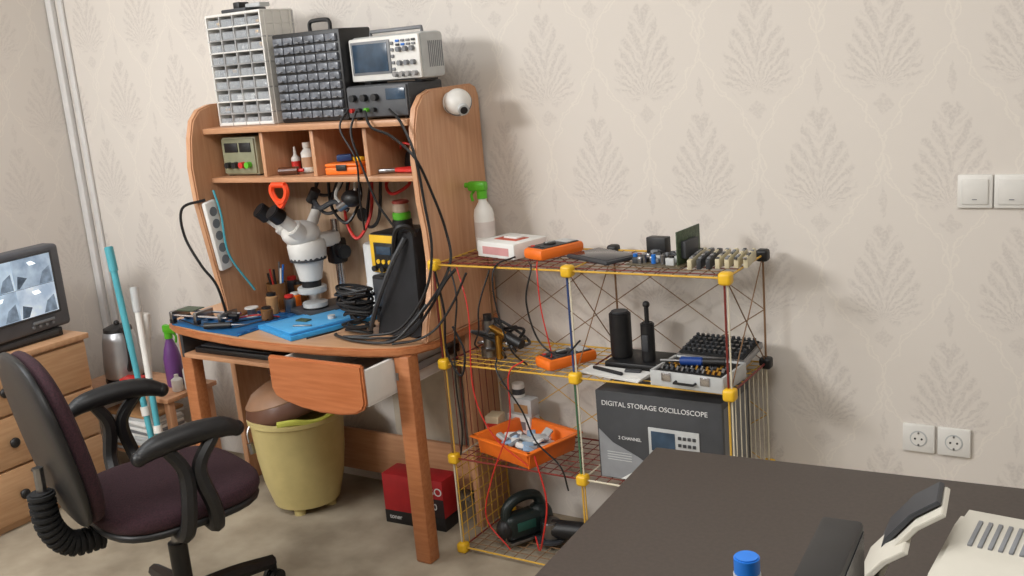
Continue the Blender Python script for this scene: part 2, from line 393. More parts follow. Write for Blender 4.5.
# ---------------------------------------------------------------- cubby contents
Z2=1.281
o=G('lab_power_meter',(-.845,-.27,Z2)); o.bx(-.085,.085,-.06,.1,.004,.138,mat('olive_grey_case',(160,158,132),.5),.006)
o.bx(-.08,.08,-.066,-.06,.01,.132,mat('olive_panel',(136,136,110),.5),.002); o.bx(-.065,.0,-.07,-.065,.085,.118,BK,.002); o.bx(.01,.065,-.07,-.065,.085,.118,BK,.002)
for x,m in ((-.05,BK),(-.015,BK),(.02,RED),(.05,GRN)): o.cyl((x,-.085,.04),(x,-.065,.04),.011,m)
for x in (-.07,.07): o.box((x,0,.003),(.02,.1,.007),BK,.001)
o.done()
o=G('medicine_bottle',(-.585,-.26,Z2)); o.lathe((0,0,0),[(.02,0),(.024,.004),(.024,.07),(.012,.085),(.012,.09)],WH); o.cyl((0,0,.088),(0,0,.105),.015,WH); o.cyl((0,0,.02),(0,0,.055),.0245,mat('label_tan',(180,140,110),.6)); o.done()
o=G('solder_flux_bottle',(-.655,-.25,Z2)); o.lathe((0,0,0),[(.014,0),(.016,.004),(.016,.05),(.006,.062),(.004,.09)],WH); o.cyl((0,0,.01),(0,0,.04),.0165,RED); o.done()
o=G('tape_roll',(-.505,-.25,Z2)); o.cyl((0,0,.0),(0,0,.03),.03,YEL,bev=.002); o.cyl((0,0,.03),(0,0,.032),.014,BK); o.done()
o=G('glue_tube',(-.62,-.32,Z2+.014),20); o.cyl((-.04,0,0),(.03,0,0),.014,mat('dark_amber',(90,50,30),.3)); o.cyl((.03,0,0),(.05,0,0),.006,RED); o.done()
o=G('orange_tool_case',(-.37,-.29,Z2),6); o.bx(-.07,.07,-.05,.05,0,.026,ORG,.006); o.bx(-.07,.07,-.05,.05,.027,.038,ORG,.006); o.bx(-.02,.02,-.056,-.05,.014,.034,BK,.002); o.box((-.02,-.0,.052),(.05,.03,.022),mat('dark_blue',(30,60,110),.4),.004,rot=(0,0,30)); o.box((.03,.01,.046),(.05,.02,.014),YEL,.004,rot=(0,0,-20)); o.done()
o=G('pliers',(-.16,-.31,Z2+.01),15)
for s_ in (1,-1): o.tube([(-.0,0,0),(.03,.012*s_,0),(.06,.022*s_,.0),(.085,.016*s_,0)],.008,RED)
o.box((-.03,0,0),(.06,.018,.012),STL,.004); o.done()
o=G('screwdriver_pouch',(-.14,-.2,Z2),-10); o.box((0,0,.035),(.14,.06,.07),BK,.02,taper=(.8,.6)); o.tube([(-.06,-.03,.07),(-.02,-.05,.09),(.04,-.04,.075)],.004,RED); o.done()

# ---------------------------------------------------------------- desk items
ZD=.752
def rmat(name,c,w_,h_,rz,m,t=.004):
    o=G(name,(*c,ZD),rz); o.box((0,0,t/2),(w_,h_,t),m,.002)
    return o
TRB=mat('mat_tray_blue',(16,80,134),.6)
o=G('soldering_mat',(0,0,ZD))
o.prism([(-1.175,-.48),(-1.14,-.505),(-.95,-.535),(-.74,-.555),(-.72,-.26),(-.94,-.25),(-.945,-.405),(-1.16,-.405)],'z',0,.004,MATB,.001)
for i in range(5): o.box((-.92+i*.04,-.275,.005),(.03,.03,.003),TRB,.001)
for i in range(6): o.box((-.755,-.52+i*.04,.005),(.025,.03,.003),TRB,.001)
for i in range(4): o.box((-1.13+i*.045,-.42,.005),(.035,.02,.003),TRB,.001)
o.done()
o=rmat('silicone_work_pad',(-.555,-.335),.26,.36,-20,MATL,.016)
for i in range(8): o.box((-.105+i*.028,.155,.0165),(.02,.03,.003),MATB,.001)
o.box((.11,-.02,.0165),(.02,.3,.003),MATB,.001); o.box((-.01,-.03,.017),(.19,.26,.002),mat('pale_blue_mat',(84,168,222),.5),.001)
o.box((-.03,-.05,.0205),(.05,.03,.005),PCBG,.001,rot=(0,0,20)); o.box((.04,-.09,.0205),(.07,.008,.006),STL,.002,rot=(0,0,40)); o.cyl((.03,.03,.018),(.03,.03,.03),.014,LG)
o.done()
o=G('stereo_microscope',(-.665,-.165,ZD+.001),-20,1.08)
o.box((0,-.02,.010),(.16,.19,.02),DG,.008); o.cyl((0,-.05,.02),(0,-.05,.026),.045,BK); o.cyl((0,-.05,.026),(0,-.05,.040),.043,LG)
o.cyl((0,.06,.02),(0,.06,.31),.015,CR); o.box((0,.055,.20),(.055,.06,.09),BK,.012)
for s_ in (1,-1): o.cyl((s_*.028,.055,.2),(s_*.062,.055,.2),.024,BK,bev=.003)
o.box((0,.01,.245),(.06,.11,.05),WH,.014)
o.lathe((0,-.055,-.02),[(.03,.135),(.038,.14),(.044,.17),(.05,.2),(.062,.215),(.066,.26),(.06,.275),(.03,.285)],WH)
o.cyl((0,-.055,.095),(0,-.055,.117),.033,BK); o.cyl((0,-.055,.075),(0,-.055,.096),.05,LG,bev=.003); o.cyl((0,-.055,.188),(0,-.055,.2),.0625,DG)
o.sph((0,-.07,.28),(.066,.066,.045),WH)
for s_ in (1,-1):
    o.cyl((s_*.036,-.085,.28),(s_*.044,-.12,.315),.029,WH,bev=.003)
    o.cyl((s_*.044,-.12,.315),(s_*.049,-.16,.352),.021,WH,r1=.019); o.cyl((s_*.048,-.155,.348),(s_*.051,-.188,.378),.027,BK,bev=.003)
o.cyl((0,-.03,.30),(0,-.0,.35),.02,WH,r1=.018); o.cyl((0,-.0,.35),(0,.005,.365),.02,BK)
o.done()
o=G('spring_clamp',(-.62,-.385,1.21))
OR2=mat('orange_red_plastic',(238,74,26),.45)
o.tube([(-.03,0,.045),(-.035,0,.02),(-.015,0,-.01),(.015,0,-.01),(.035,0,.02),(.03,0,.045)],.011,OR2); o.tube([(-.02,0,-.012),(0,0,-.03),(.02,0,-.012)],.008,OR2); o.cyl((-.03,0,.045),(.03,0,.045),.010,OR2); o.tube([(0,0,.045),(0,.004,.052),(0,.008,.045)],.003,BK); o.done()
for i,(pts,c) in enumerate([
  ([(-.60,-.2,1.258),(-.62,-.22,1.18),(-.56,-.23,1.13),(-.5,-.2,1.16),(-.48,-.18,1.258)],BK),
  ([(-.56,-.2,1.258),(-.54,-.22,1.15),(-.46,-.24,1.1),(-.42,-.2,1.18),(-.44,-.18,1.258)],BK),
  ([(-.50,-.15,1.258),(-.50,-.2,1.12),(-.44,-.22,1.04),(-.40,-.18,1.12),(-.40,-.15,1.258)],RED),
  ([(-.40,-.15,1.258),(-.42,-.18,1.1),(-.38,-.2,1.08),(-.36,-.18,1.12),(-.36,-.15,1.258)],BK),
  ([(-.32,-.12,1.258),(-.34,-.15,1.22),(-.30,-.17,1.19),(-.24,-.15,1.22),(-.26,-.12,1.258)],RED),
  ([(-.45,-.25,1.258),(-.47,-.27,1.20),(-.43,-.28,1.17),(-.39,-.27,1.19),(-.39,-.25,1.258)],mat('white_cable',(190,190,186),.5)),
  ([(-.66,-.15,1.258),(-.64,-.18,1.2),(-.58,-.2,1.19),(-.52,-.2,1.21),(-.50,-.18,1.258)],BK)]):
    cable('hanging_test_lead',pts,.006,c)
o=G('helping_hand_tool',(-.50,-.27,1.13)); o.tube([(-.08,0,.06),(-.03,-.02,.03),(.03,-.01,.05),(.08,0,.02)],.009,DG); o.cyl((-.09,0,.05),(-.06,0,.09),.018,BK); o.cyl((.05,-.01,.03),(.09,-.01,.05),.016,STL); o.tube([(0,0,.04),(-.01,.04,.08),(0,.06,.128)],.006,BK); o.sph((.1,.0,.06),(.04,.03,.03),BK); o.done()
o=G('power_strip',(-.945,-.40,.955)); o.box((0,0,.12),(.022,.055,.26),WH,.008,rot=(8,0,0))
for i in range(5): o.cyl((.010,(i-2)*-.006,.12+(i-2)*.045),(.0125,(i-2)*-.006,.12+(i-2)*.045),.017,MG)
o.done()
cable('power_cable',[(-.945,-.43,1.21),(-.99,-.50,1.19),(-1.0,-.50,1.09),(-.96,-.48,.98),(-.93,-.45,.90),(-.93,-.42,.765)],.005,BK)
cable('power_cable',[(-.93,-.40,1.24),(-.92,-.39,1.15),(-.92,-.38,1.0),(-.9,-.3,.85)],.004,TEAL)
o=G('hot_air_station',(-.26,-.20,ZD),-8)
o.bx(-.072,.072,-.08,.10,.18,.32,BK,.008); o.bx(-.067,.062,-.086,-.08,.185,.315,YEL,.004); o.bx(-.045,.055,-.09,-.085,.2,.29,BK,.004); o.bx(-.03,.04,-.093,-.09,.25,.278,SCR,.001)
for x in (-.045,-.005,.04): o.cyl((x,-.1,.2),(x,-.085,.2),.010,BK)
for x in (-.025,.0,.03): o.cyl((x,-.094,.225),(x,-.088,.225),.008,YEL)
o.bx(-.085,.085,-.08,.11,0,.17,BK,.008); o.bx(-.075,.075,-.086,-.08,.01,.16,DG,.003)
for x in (-.05,.0,.05): o.cyl((x,-.1,.05),(x,-.086,.05),.014,BK)
o.done()
o=G('tape_stack',(-.27,-.17,ZD+.321)); o.cyl((0,0,0),(0,0,.03),.035,BK,bev=.003); o.cyl((0,0,.03),(0,0,.055),.032,GRN,bev=.003); o.cyl((0,0,.055),(0,0,.085),.028,mat('clear_bottle',(190,170,150),.3),bev=.003); o.cyl((0,0,.085),(0,0,.095),.03,mat('dull_red',(150,60,50),.5),bev=.003); o.done()
o=G('paper_towel_roll',(-.46,-.10,ZD)); o.cyl((0,0,0),(0,0,.25),.048,PAP,bev=.004); o.cyl((0,0,.25),(0,0,.252),.018,CARD); o.done()
o=G('black_tool_bag',(-.155,-.345,ZD),0)
tb=bmesh.new(); bmesh.ops.create_cube(tb,size=1); bmesh.ops.subdivide_edges(tb,edges=tb.edges[:],cuts=5,use_grid_fill=True)
for v in tb.verts:
    z=v.co.z+.5; n=math.sin(v.co.x*17+z*9)*math.cos(v.co.y*13+z*7)
    v.co.x=v.co.x*(.20-.13*z)*(1+.1*n)+.05*z; v.co.y=v.co.y*(.11-.05*z)*(1+.12*n); v.co.z=z*.34+.015*n*(1-abs(v.co.z))
bmesh.ops.smooth_vert(tb,verts=tb.verts,factor=.5,use_axis_x=True,use_axis_y=True,use_axis_z=False)
mn=min(v.co.z for v in tb.verts)
for v in tb.verts: v.co.z-=mn
o.add(tb,mat('black_nylon',(22,22,26),.75,scale=14,var=.4,bump=.5))
o.tube([(.0,-.03,.28),(.04,-.05,.36),(.08,-.03,.36),(.07,0,.30)],.009,BK); o.tube([(-.11,-.06,.02),(-.05,-.08,.12),(.02,-.07,.25),(.06,-.04,.33)],.008,DG)
o.done()
o=G('cable_bundle',(-.32,-.40,ZD))
for i in range(20):
    a=random.uniform(0,6.28); rr=random.uniform(.03,.075); zz=random.uniform(.01,.17)
    o.tube([(math.cos(a+t)*rr*(1+.2*random.random())+random.uniform(-.01,.01),math.sin(a+t)*rr*.5,max(.006,zz+random.uniform(-.008,.012))) for t in (0,1.2,2.4,3.6,4.8,6.1)],.005,BK)
o.done()
o=G('tool_cup',(-.90,-.19,ZD+.0)); o.lathe((0,0,0),[(.03,0),(.034,.004),(.038,.10),(.035,.10),(.031,.01)],AMB)
for i in range(9):
    a=random.uniform(0,6.28); t=random.uniform(.01,.03); o.cyl((.01*math.cos(a),.01*math.sin(a),.01),((.01+t)*math.cos(a)*1.1,(.01+t)*math.sin(a)*1.1,.13+random.random()*.06),.004,random.choice([RED,BLU,STL,YEL,BK,WH]),seg=8)
o.done()
jars=[(-.86,-.11,.09,AMB),(-.81,-.085,.13,LG),(-.92,-.085,.10,DG),(-.79,-.36,.05,AMB),(-.84,-.28,.08,CARD),(-.53,-.07,.09,MG),(-.83,-.17,.06,ORG),(-.385,-.075,.12,DG),(-.79,-.24,.07,STL),(-.87,-.25,.045,YEL)]
for i,(x,y,h,m) in enumerate(jars):
    o=G('small_jar',(x,y,ZD+(.005 if y<-.245 else 0))); o.lathe((0,0,0),[(.019,0),(.022,.004),(.022,h*.8),(.016,h*.86)],m); o.cyl((0,0,h*.85),(0,0,h),.018,random.choice([BK,RED,WH]),bev=.002); o.done()
o=G('circuit_board_holder',(-1.02,-.455,ZD+.007),4)
for y in (-.035,.035): o.cyl((-.13,y,.03),(.15,y,.03),.005,CR,seg=10)
for x in (-.12,.0,.12): o.box((x,0,.03),(.016,.09,.03),STL,.003); o.box((x,-.035,.008),(.02,.02,.016),BK,.002); o.box((x,.035,.008),(.02,.02,.016),BK,.002)
o.bx(-.10,-.02,-.03,.03,.046,.049,PCBG,0); o.cyl((.12,0,.03),(.17,0,.03),.008,BK); o.done()
o=G('solder_spool',(-.90,-.33,ZD+.005)); o.cyl((0,0,0),(0,0,.004),.026,WH); o.cyl((0,0,.004),(0,0,.03),.018,STL); o.cyl((0,0,.03),(0,0,.034),.026,WH); o.done()
o=G('tweezers',(-.81,-.43,ZD+.008),70); o.box((0,.003,0),(.12,.004,.003),STL,.001,rot=(0,0,2)); o.box((0,-.003,0),(.12,.004,.003),STL,.001,rot=(0,0,-2)); o.done()
o=G('soldering_iron',(-.84,-.49,ZD+.018),25); o.cyl((-.1,0,0),(0,0,0),.011,BK); o.cyl((0,0,0),(.05,0,0),.005,STL,r1=.001); o.done()
cable('test_lead',[(-.95,-.50,.762),(-.88,-.48,.77),(-.85,-.40,.763),(-.80,-.34,.763),(-.76,-.40,.765)],.0025,BK)
cable('test_lead',[(-.92,-.40,.762),(-.86,-.36,.77),(-.82,-.33,.763),(-.76,-.33,.763)],.0025,RED)
cable('test_lead',[(-1.14,-.47,.762),(-1.10,-.49,.77),(-.98,-.515,.763),(-.92,-.50,.763)],.0025,BK)
cable('usb_cable',[(-.44,-.53,.762),(-.41,-.48,.765),(-.40,-.42,.763),(-.41,-.34,.76)],.003,BK)
cable('power_cable',[(-.2,-.385,1.49),(-.16,-.41,1.44),(-.08,-.415,1.41),(-.0,-.41,1.34),(.015,-.36,1.22),(.03,-.33,1.1),(.05,-.35,1.0),(.02,-.42,.9),(-.08,-.47,.79),(-.2,-.46,.762),(-.3,-.48,.762)],.0045,BK)
cable('power_cable',[(-.1,-.385,1.49),(-.04,-.41,1.45),(.0,-.41,1.35),(.01,-.40,1.2),(.02,-.4,1.05),(-.0,-.43,.92),(-.1,-.45,.80),(-.22,-.46,.77),(-.33,-.47,.76)],.0045,BK)
cable('power_cable',[(-.24,-.38,1.49),(-.245,-.41,1.42),(-.20,-.42,1.30),(-.17,-.41,1.2),(-.12,-.40,1.12)],.004,BK)
cable('power_cable',[(-.27,-.38,1.50),(-.28,-.42,1.44),(-.22,-.43,1.34),(-.24,-.41,1.22),(-.28,-.36,1.10)],.0035,BK)
cable('power_cable',[(.0,-.43,.88),(-.03,-.47,.83),(-.1,-.50,.77),(-.25,-.50,.76),(-.35,-.48,.765),(-.38,-.45,.76)],.005,BK)
cable('power_cable',[(.10,-.395,.99),(.06,-.40,.95),(.0,-.42,.86),(-.05,-.46,.79),(-.14,-.48,.76)],.005,BK)
cable('power_cable',[(.14,-.395,.98),(.08,-.40,.88),(.02,-.42,.80),(-.03,-.46,.77),(-.10,-.50,.762)],.004,BK)

# ---------------------------------------------------------------- under desk
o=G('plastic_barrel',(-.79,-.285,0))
o.lathe((0,0,0),[(.10,.02),(.125,.03),(.15,.12),(.165,.22),(.174,.34),(.178,.36),(.184,.365),(.184,.38),(.168,.382),(.160,.36)],CRM,seg=36)
for k in range(4): a=k*math.pi/2+.4; o.cyl((.09*math.cos(a),.09*math.sin(a),0),(.09*math.cos(a),.09*math.sin(a),.03),.022,CRM)
T=Matrix.Rotation(math.radians(-12),4,'Y')@Matrix.Rotation(math.radians(6),4,'X')
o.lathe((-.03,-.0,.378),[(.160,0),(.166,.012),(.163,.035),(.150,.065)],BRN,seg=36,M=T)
o.lathe((-.03,-.0,.378),[(.150,.063),(.152,.068),(.118,.105),(.07,.125),(.0,.13)],mat('lid_highlight_tan',(150,114,88),.4),seg=36,M=T)  # highlight on top of the lid, put into a lighter tan colour
o.tube([(-.11,-.0,.515),(-.10,-.0,.545),(-.05,-.0,.548),(-.03,-.0,.51)],.009,BRN)
o.tube([(.172*math.cos(a),.172*math.sin(a),.385+.008*math.sin(5*a)) for a in [k*.35-1.2 for k in range(11)]],.012,mat('yellow_green_bag',(190,192,84),.5))
o.tube([(-.18,-.04,.36),(-.19,-.08,.30),(-.18,-.09,.26)],.004,STL); o.cyl((-.182,-.085,.255),(-.172,-.085,.215),.012,STL)
o.done()
o=G('red_toner_box',(-.27,-.235,0),3)
o.bx(-.13,.13,-.05,.05,0,.19,mat('red_carton',(170,28,34),.6),.002); o.bx(-.1302,.1302,-.0508,.05,.0,.05,BK,.001); o.bx(.02,.13,-.0512,-.05,.05,.12,mat('dark_carton',(40,24,28),.6),0)
o.text('TURBO',.042,TEXTW,Matrix.Translation((-.01,-.0525,.135))@FR); o.text('5530',.034,TEXTW,Matrix.Translation((.035,-.0525,.08))@FR); o.text('toner',.024,TEXTW,Matrix.Translation((-.11,-.0525,.02))@FR)
o.done()
o=G('leaning_board',(-.36,-.03,0)); o.bx(-.16,.16,-.008,.008,0,.53,mat('beige_board',(190,180,164),.6),.002); o.done()

# ---------------------------------------------------------------- rack items
ZT=.9995
o=G('spray_bottle',(.065,-.16,ZT)); o.lathe((0,0,0),[(.03,0),(.034,.005),(.034,.12),(.03,.14),(.014,.165),(.014,.18)],WH); o.cyl((0,0,.05),(0,0,.10),.0345,mat('label_pale',(206,196,190),.6))
o.cyl((0,0,.175),(0,0,.20),.017,GRN); o.box((-.015,0,.215),(.07,.026,.032),GRN,.008); o.cyl((-.05,0,.218),(-.062,0,.218),.009,GRN); o.tube([(-.03,0,.2),(-.042,0,.185),(-.038,0,.165)],.005,GRN); o.done()
LP=mat('label_pink',(206,150,150),.6)
o=G('tissue_box',(.185,-.19,ZT),-14); o.bx(-.085,.085,-.075,.075,0,.05,PAP,.003); o.bx(-.06,.06,-.0755,-.075,.01,.035,LP,0); o.box((0,0,.0505),(.1,.06,.002),mat('box_print',(190,90,70),.6),.0005); o.box((.0,.01,.053),(.06,.035,.006),PAP,.002); o.done()
def meter(name,loc,rz):
    o=G(name,loc,rz); o.box((0,0,.02),(.09,.18,.036),ORG,.012); o.box((0,0,.0385),(.07,.15,.004),DG,.003); o.box((0,.05,.041),(.058,.04,.003),LG,.002)
    o.cyl((0,-.015,.04),(0,-.015,.046),.02,BK); o.box((0,-.015,.048),(.006,.034,.004),LG,.001)
    for x,m in ((-.022,RED),(0,BK),(.022,BK)): o.cyl((x,-.065,.04),(x,-.065,.043),.007,m)
    o.done()
meter('multimeter',(.345,-.2,ZT),-20)
o=G('tablet_computer',(.52,-.21,ZT),-25); o.box((0,0,.007),(.2,.13,.012),DG,.005); o.box((0,0,.0135),(.18,.11,.002),BLKG,.001); o.done()
o=G('circuit_board',(.73,-.22,ZT+.001),-5); o.bx(-.09,.09,-.08,.08,0,.004,mat('brown_board',(90,80,60),.5,scale=120,var=.4),.001)
for i in range(22): o.box((random.uniform(-.075,.055),random.uniform(-.065,.065),.012),(random.uniform(.01,.03),random.uniform(.01,.03),random.uniform(.01,.03)),random.choice([BK,DG,GOLD,LG,MG,STL]),.002)
for i in range(5): o.cyl((-.07+i*.03,-.05,.004),(-.07+i*.03,-.05,.03),.007,random.choice([BK,BLU,STL]))
o.bx(.07,.074,-.06,.08,0,.10,PCBG,.001); o.bx(.074,.09,-.04,.04,.02,.07,DG,.003); o.bx(-.085,-.02,.04,.075,.004,.06,BK,.003)
o.done()
IV=mat('ivory_connector',(200,190,160),.5)
o=G('connector_strips',(.885,-.215,ZT),8)
for i in range(7):
    o.box((-.055+i*.025,0,.014),(.013,.18-.01*i,.028),random.choice([IV,DG,LG,IV]),.002)
    for j in range(7): o.box((-.055+i*.025,-.065+j*.02,.029),(.009,.012,.006),random.choice([DG,STL,MG,IV]),.001)
o.done()
Z3=.671
o=G('airbrush_gun',(.14,-.24,Z3)); 
for i in range(8):
    o.tube([(random.uniform(-.08,.1),random.uniform(-.09,.08),random.uniform(.01,.1)) for _ in range(4)],.005,random.choice([BK,BK,STL,DG]))
o.cyl((-.03,-.02,.03),(-.03,-.02,.12),.02,STL); o.cyl((-.03,-.02,.12),(-.03,-.02,.14),.014,BK); o.cyl((-.03,-.02,.1),(.06,-.05,.08),.012,GOLD); o.cyl((.06,-.05,.08),(.12,-.06,.06),.016,BK); o.cyl((-.03,-.02,0),(-.03,-.02,.03),.03,STL); o.cyl((.02,-.04,.0),(.02,-.04,.08),.012,GOLD); o.done()
meter('multimeter',(.40,-.27,Z3),-28)
o=G('paper_sheets',(.595,-.32,Z3),-6)
for i in range(3): o.box((0,0,.002+i*.003),(.21,.075,.002),PAP,0,rot=(0,0,i*3-3))
o.box((-.02,-.01,.014),(.12,.01,.01),BK,.003,rot=(0,0,-12)); o.box((.05,.02,.013),(.05,.02,.008),DG,.003,rot=(0,0,15))
o.done()
o=G('walkie_charger_base',(.60,-.20,Z3)); o.bx(-.07,.125,-.065,.08,0,.02,BK,.006); 
o.cyl((-.04,.0,.02),(-.04,.0,.16),.034,BK,bev=.004); o.cyl((-.04,.0,.16),(-.04,0,.165),.026,DG)
o.cyl((.06,-.02,.02),(.06,-.02,.14),.021,BK,bev=.004); o.cyl((.06,-.02,.14),(.06,-.02,.19),.007,BK); o.box((.06,-.04,.08),(.02,.008,.05),DG,.002); o.sph((.06,-.02,.195),.011,BK); o.done()
o=G('drill_bit_case',(.85,-.30,Z3),-4)
o.bx(-.11,.11,-.075,.075,0,.04,STL,.004); o.bx(-.10,.10,-.066,.066,.039,.042,BKM,0)
for x in (-.109,.109): o.bx(x-.004,x+.004,-.077,.077,.0,.045,LG,.001)
for y in (-.076,.076): o.bx(-.11,.11,y-.003,y+.003,0,.045,LG,.001)
for i in range(12):
    for j in range(3): o.cyl((-.09+i*.016,-.05+j*.025,.041),(-.09+i*.016,-.04+j*.025,.05),.005,random.choice([STL,DG,GOLD]),seg=8)
K=dict(rot=(10,0,0))
o.box((.0,.145,.05),(.22,.13,.02),STL,.004,**K); o.box((.0,.143,.061),(.205,.118,.006),BKM,.002,**K)
for i in range(12):
    for j in range(5): 
        y=.097+j*.0235; z=.056+j*.0042; o.cyl((-.09+i*.0165,y,z),(-.09+i*.0165,y-.002,z+.010),.0055,random.choice([STL,DG,DG]),seg=8)
o.cyl((-.045,-.02,.062),(.02,-.005,.062),.013,mat('deep_blue_grip',(24,60,130),.4),bev=.003); o.cyl((.02,-.005,.062),(.08,.01,.062),.011,BK); o.cyl((-.10,-.035,.062),(-.045,-.02,.062),.005,STL)
for x in (-.06,.06): o.box((x,-.080,.03),(.03,.006,.025),CR,.002)
o.tube([(-.03,-.079,.02),(-.03,-.095,.02),(.03,-.095,.02),(.03,-.079,.02)],.004,BK,smooth=False)
o.done()
Z4=.343
o=G('oscilloscope_carton')
o.bx(.53,.93,-.335,-.11,Z4,.622,mat('dark_printed_carton',(66,68,72),.45),.002)
o.prism([(.535,.346),(.70,.346),(.72,.39),(.66,.425),(.58,.46),(.535,.50)],'y',-.3362,-.335,mat('carton_grey',(138,140,144),.5),0)
o.prism([(.60,.346),(.86,.346),(.92,.39),(.92,.42),(.78,.39),(.66,.385)],'y',-.3366,-.335,PAP,0)
o.bx(.70,.86,-.339,-.335,.435,.525,LG,.001); o.bx(.71,.785,-.341,-.339,.455,.515,SCR,0)
for i in range(4):
    for j in range(3): o.box((.80+i*.015,-.341,.46+j*.022),(.009,.003,.009),DG,0)
o.text('DIGITAL STORAGE OSCILLOSCOPE',.0215,TEXTW,Matrix.Translation((.55,-.3375,.578))@FR); o.text('2 CHANNEL',.014,TEXTW,Matrix.Translation((.60,-.3378,.475))@FR); o.text('digital',.024,BK,Matrix.Translation((.72,-.3378,.36))@FR)
for i in range(4): o.box((.60,-.3370,.43-i*.008),(.08,.001,.002),LG,0)
o.bx(.93,.9306,-.32,-.13,.36,.60,MG,0)
o.done()
o=G('orange_storage_tray',(.21,-.245,Z4),-16)
o.bx(-.115,.115,-.095,.095,0,.006,ORG,.001)
for s_ in (1,-1):
    o.box((s_*.122,0,.03),(.006,.205,.06),ORG,.001,rot=(0,s_*12,0)); o.box((0,s_*.102,.03),(.24,.006,.06),ORG,.001,rot=(-s_*12,0,0))
    o.box((s_*.135,0,.06),(.018,.235,.006),ORG,.002); o.box((0,s_*.115,.06),(.285,.018,.006),ORG,.002)
PB=mat('pale_blue_bag',(150,178,206),.4)
for i in range(30): o.box((random.uniform(-.08,.08),random.uniform(-.06,.06),.025+random.random()*.035),(random.uniform(.03,.07),random.uniform(.015,.045),random.uniform(.006,.02)),random.choice([LG,PAP,PAP,PB,PB,GLS,LG,BLU,MG]),.003,rot=(random.uniform(-30,30),random.uniform(-30,30),random.uniform(0,180)))
o.done()
o=G('small_parts_box',(.11,-.10,Z4),-6); o.bx(-.05,.05,-.025,.03,0,.07,PAP,.002); o.bx(-.04,.055,-.02,.025,.07,.13,LG,.002); o.bx(-.03,.03,-.0255,-.025,.02,.05,MG,0); o.bx(-.02,.04,-.0205,-.02,.08,.11,CARD,0); o.cyl((-.01,0,.13),(-.01,0,.18),.022,WH,bev=.002); o.cyl((-.01,0,.142),(-.01,0,.162),.0225,DG); o.done()
o=G('small_parts_box',(.042,-.17,Z4),8); o.bx(-.025,.025,-.03,.03,0,.085,mat('cream_box',(206,190,160),.6),.002); o.bx(-.02,.02,-.0305,-.03,.01,.06,RED,0); o.done()
o=G('jigsaw_tool',(.17,-.24,.024),62)
o.box((0,0,.008),(.15,.08,.01),STL,.002); o.box((.0,0,.055),(.16,.07,.09),DGR,.025,seg=4); o.sph((.06,0,.06),(.05,.038,.055),DGR)
o.tube([(-.07,0,.07),(-.06,0,.125),(-.01,0,.15),(.05,0,.14),(.075,0,.09)],.018,DGR,seg=10); o.sph((-.075,0,.05),(.03,.034,.04),BK); o.cyl((.085,0,.045),(.105,0,.045),.02,BK); o.cyl((.07,0,-.004),(.07,0,.04),.004,STL); o.box((-.01,-.036,.06),(.07,.003,.03),mat('tool_label_green',(30,80,70),.5),.001)
o.done()
cable('red_cable',[(.23,-.27,.05),(.28,-.33,.04),(.32,-.37,.10),(.36,-.39,.25),(.33,-.39,.4)],.003,RED)
o=G('angle_grinder',(.38,-.2,.024),10); o.cyl((-.12,0,.04),(.08,0,.04),.032,BK,bev=.006); o.cyl((.08,0,.04),(.16,0,.035),.026,BK,r1=.02); o.cyl((-.12,0,.01),(-.12,0,.07),.034,STL,bev=.004); o.cyl((-.12,0,.0),(-.12,0,.008),.05,DG); o.tube([(.16,0,.035),(.2,.02,.02),(.24,-.02,.01)],.005,BK); o.done()
cable('hanging_cable',[(.25,-.28,1.01),(.24,-.37,1.005),(.235,-.395,.96),(.24,-.39,.86),(.27,-.38,.74),(.30,-.34,.68)],.003,BK)
cable('hanging_cable',[(.33,-.33,1.01),(.37,-.385,1.0),(.35,-.395,.9),(.38,-.39,.78),(.46,-.395,.74),(.52,-.385,.79)],.003,BK)
cable('hanging_cable',[(.02,-.395,.98),(.04,-.395,.85),(.03,-.39,.72),(.08,-.395,.64),(.10,-.39,.72),(.06,-.385,.80)],.004,BK)
cable('hanging_cable',[(.05,-.36,1.0),(.09,-.39,.9),(.07,-.395,.76),(.05,-.385,.60),(.06,-.39,.45),(.04,-.385,.36)],.003,BK)
cable('hanging_cable',[(.22,-.385,.99),(.18,-.40,.88),(.17,-.40,.80),(.14,-.385,.75),(.12,-.34,.72)],.003,BK)
cable('red_test_lead',[(.36,-.33,1.01),(.39,-.385,.99),(.40,-.395,.88),(.42,-.39,.75),(.40,-.36,.72)],.0022,RED)
cable('red_test_lead',[(.30,-.36,.70),(.26,-.39,.66),(.25,-.395,.5),(.16,-.39,.30),(.12,-.385,.15),(.2,-.38,.05)],.0022,RED)
cable('red_test_lead',[(.08,-.36,.99),(.13,-.39,.85),(.12,-.39,.6),(.18,-.39,.45),(.3,-.385,.36)],.0022,RED)
cable('hanging_cable',[(.20,-.36,.70),(.22,-.39,.66),(.30,-.395,.55),(.34,-.39,.45),(.42,-.39,.38),(.44,-.385,.3)],.003,BK)

# ---------------------------------------------------------------- wall sockets & switches
for i,x in enumerate((1.392,1.486)):
    o=G('wall_socket',(x,0,.46)); o.box((0,-.006,0),(.088,.012,.084),WH,.005); o.cyl((0,-.0135,0),(0,-.011,0),.024,LG,bev=.001)
    o.cyl((0,-.0145,0),(0,-.012,0),.020,WH); 
    for s_ in (1,-1): o.cyl((s_*.009,-.0155,0),(s_*.009,-.014,0),.003,BK,seg=10); o.box((0,-.015,s_*.018),(.005,.003,.006),STL,.001)
    o.done()
for i,x in enumerate((1.53,1.619)):
    o=G('light_switch',(x,0,1.172)); o.box((0,-.006,0),(.087,.012,.090),WH,.005); o.box((0,-.014,0),(.066,.008,.068),WH,.003,rot=(3,0,0)); o.box((0,-.0185,-.02),(.012,.001,.002),MG,0); o.done()

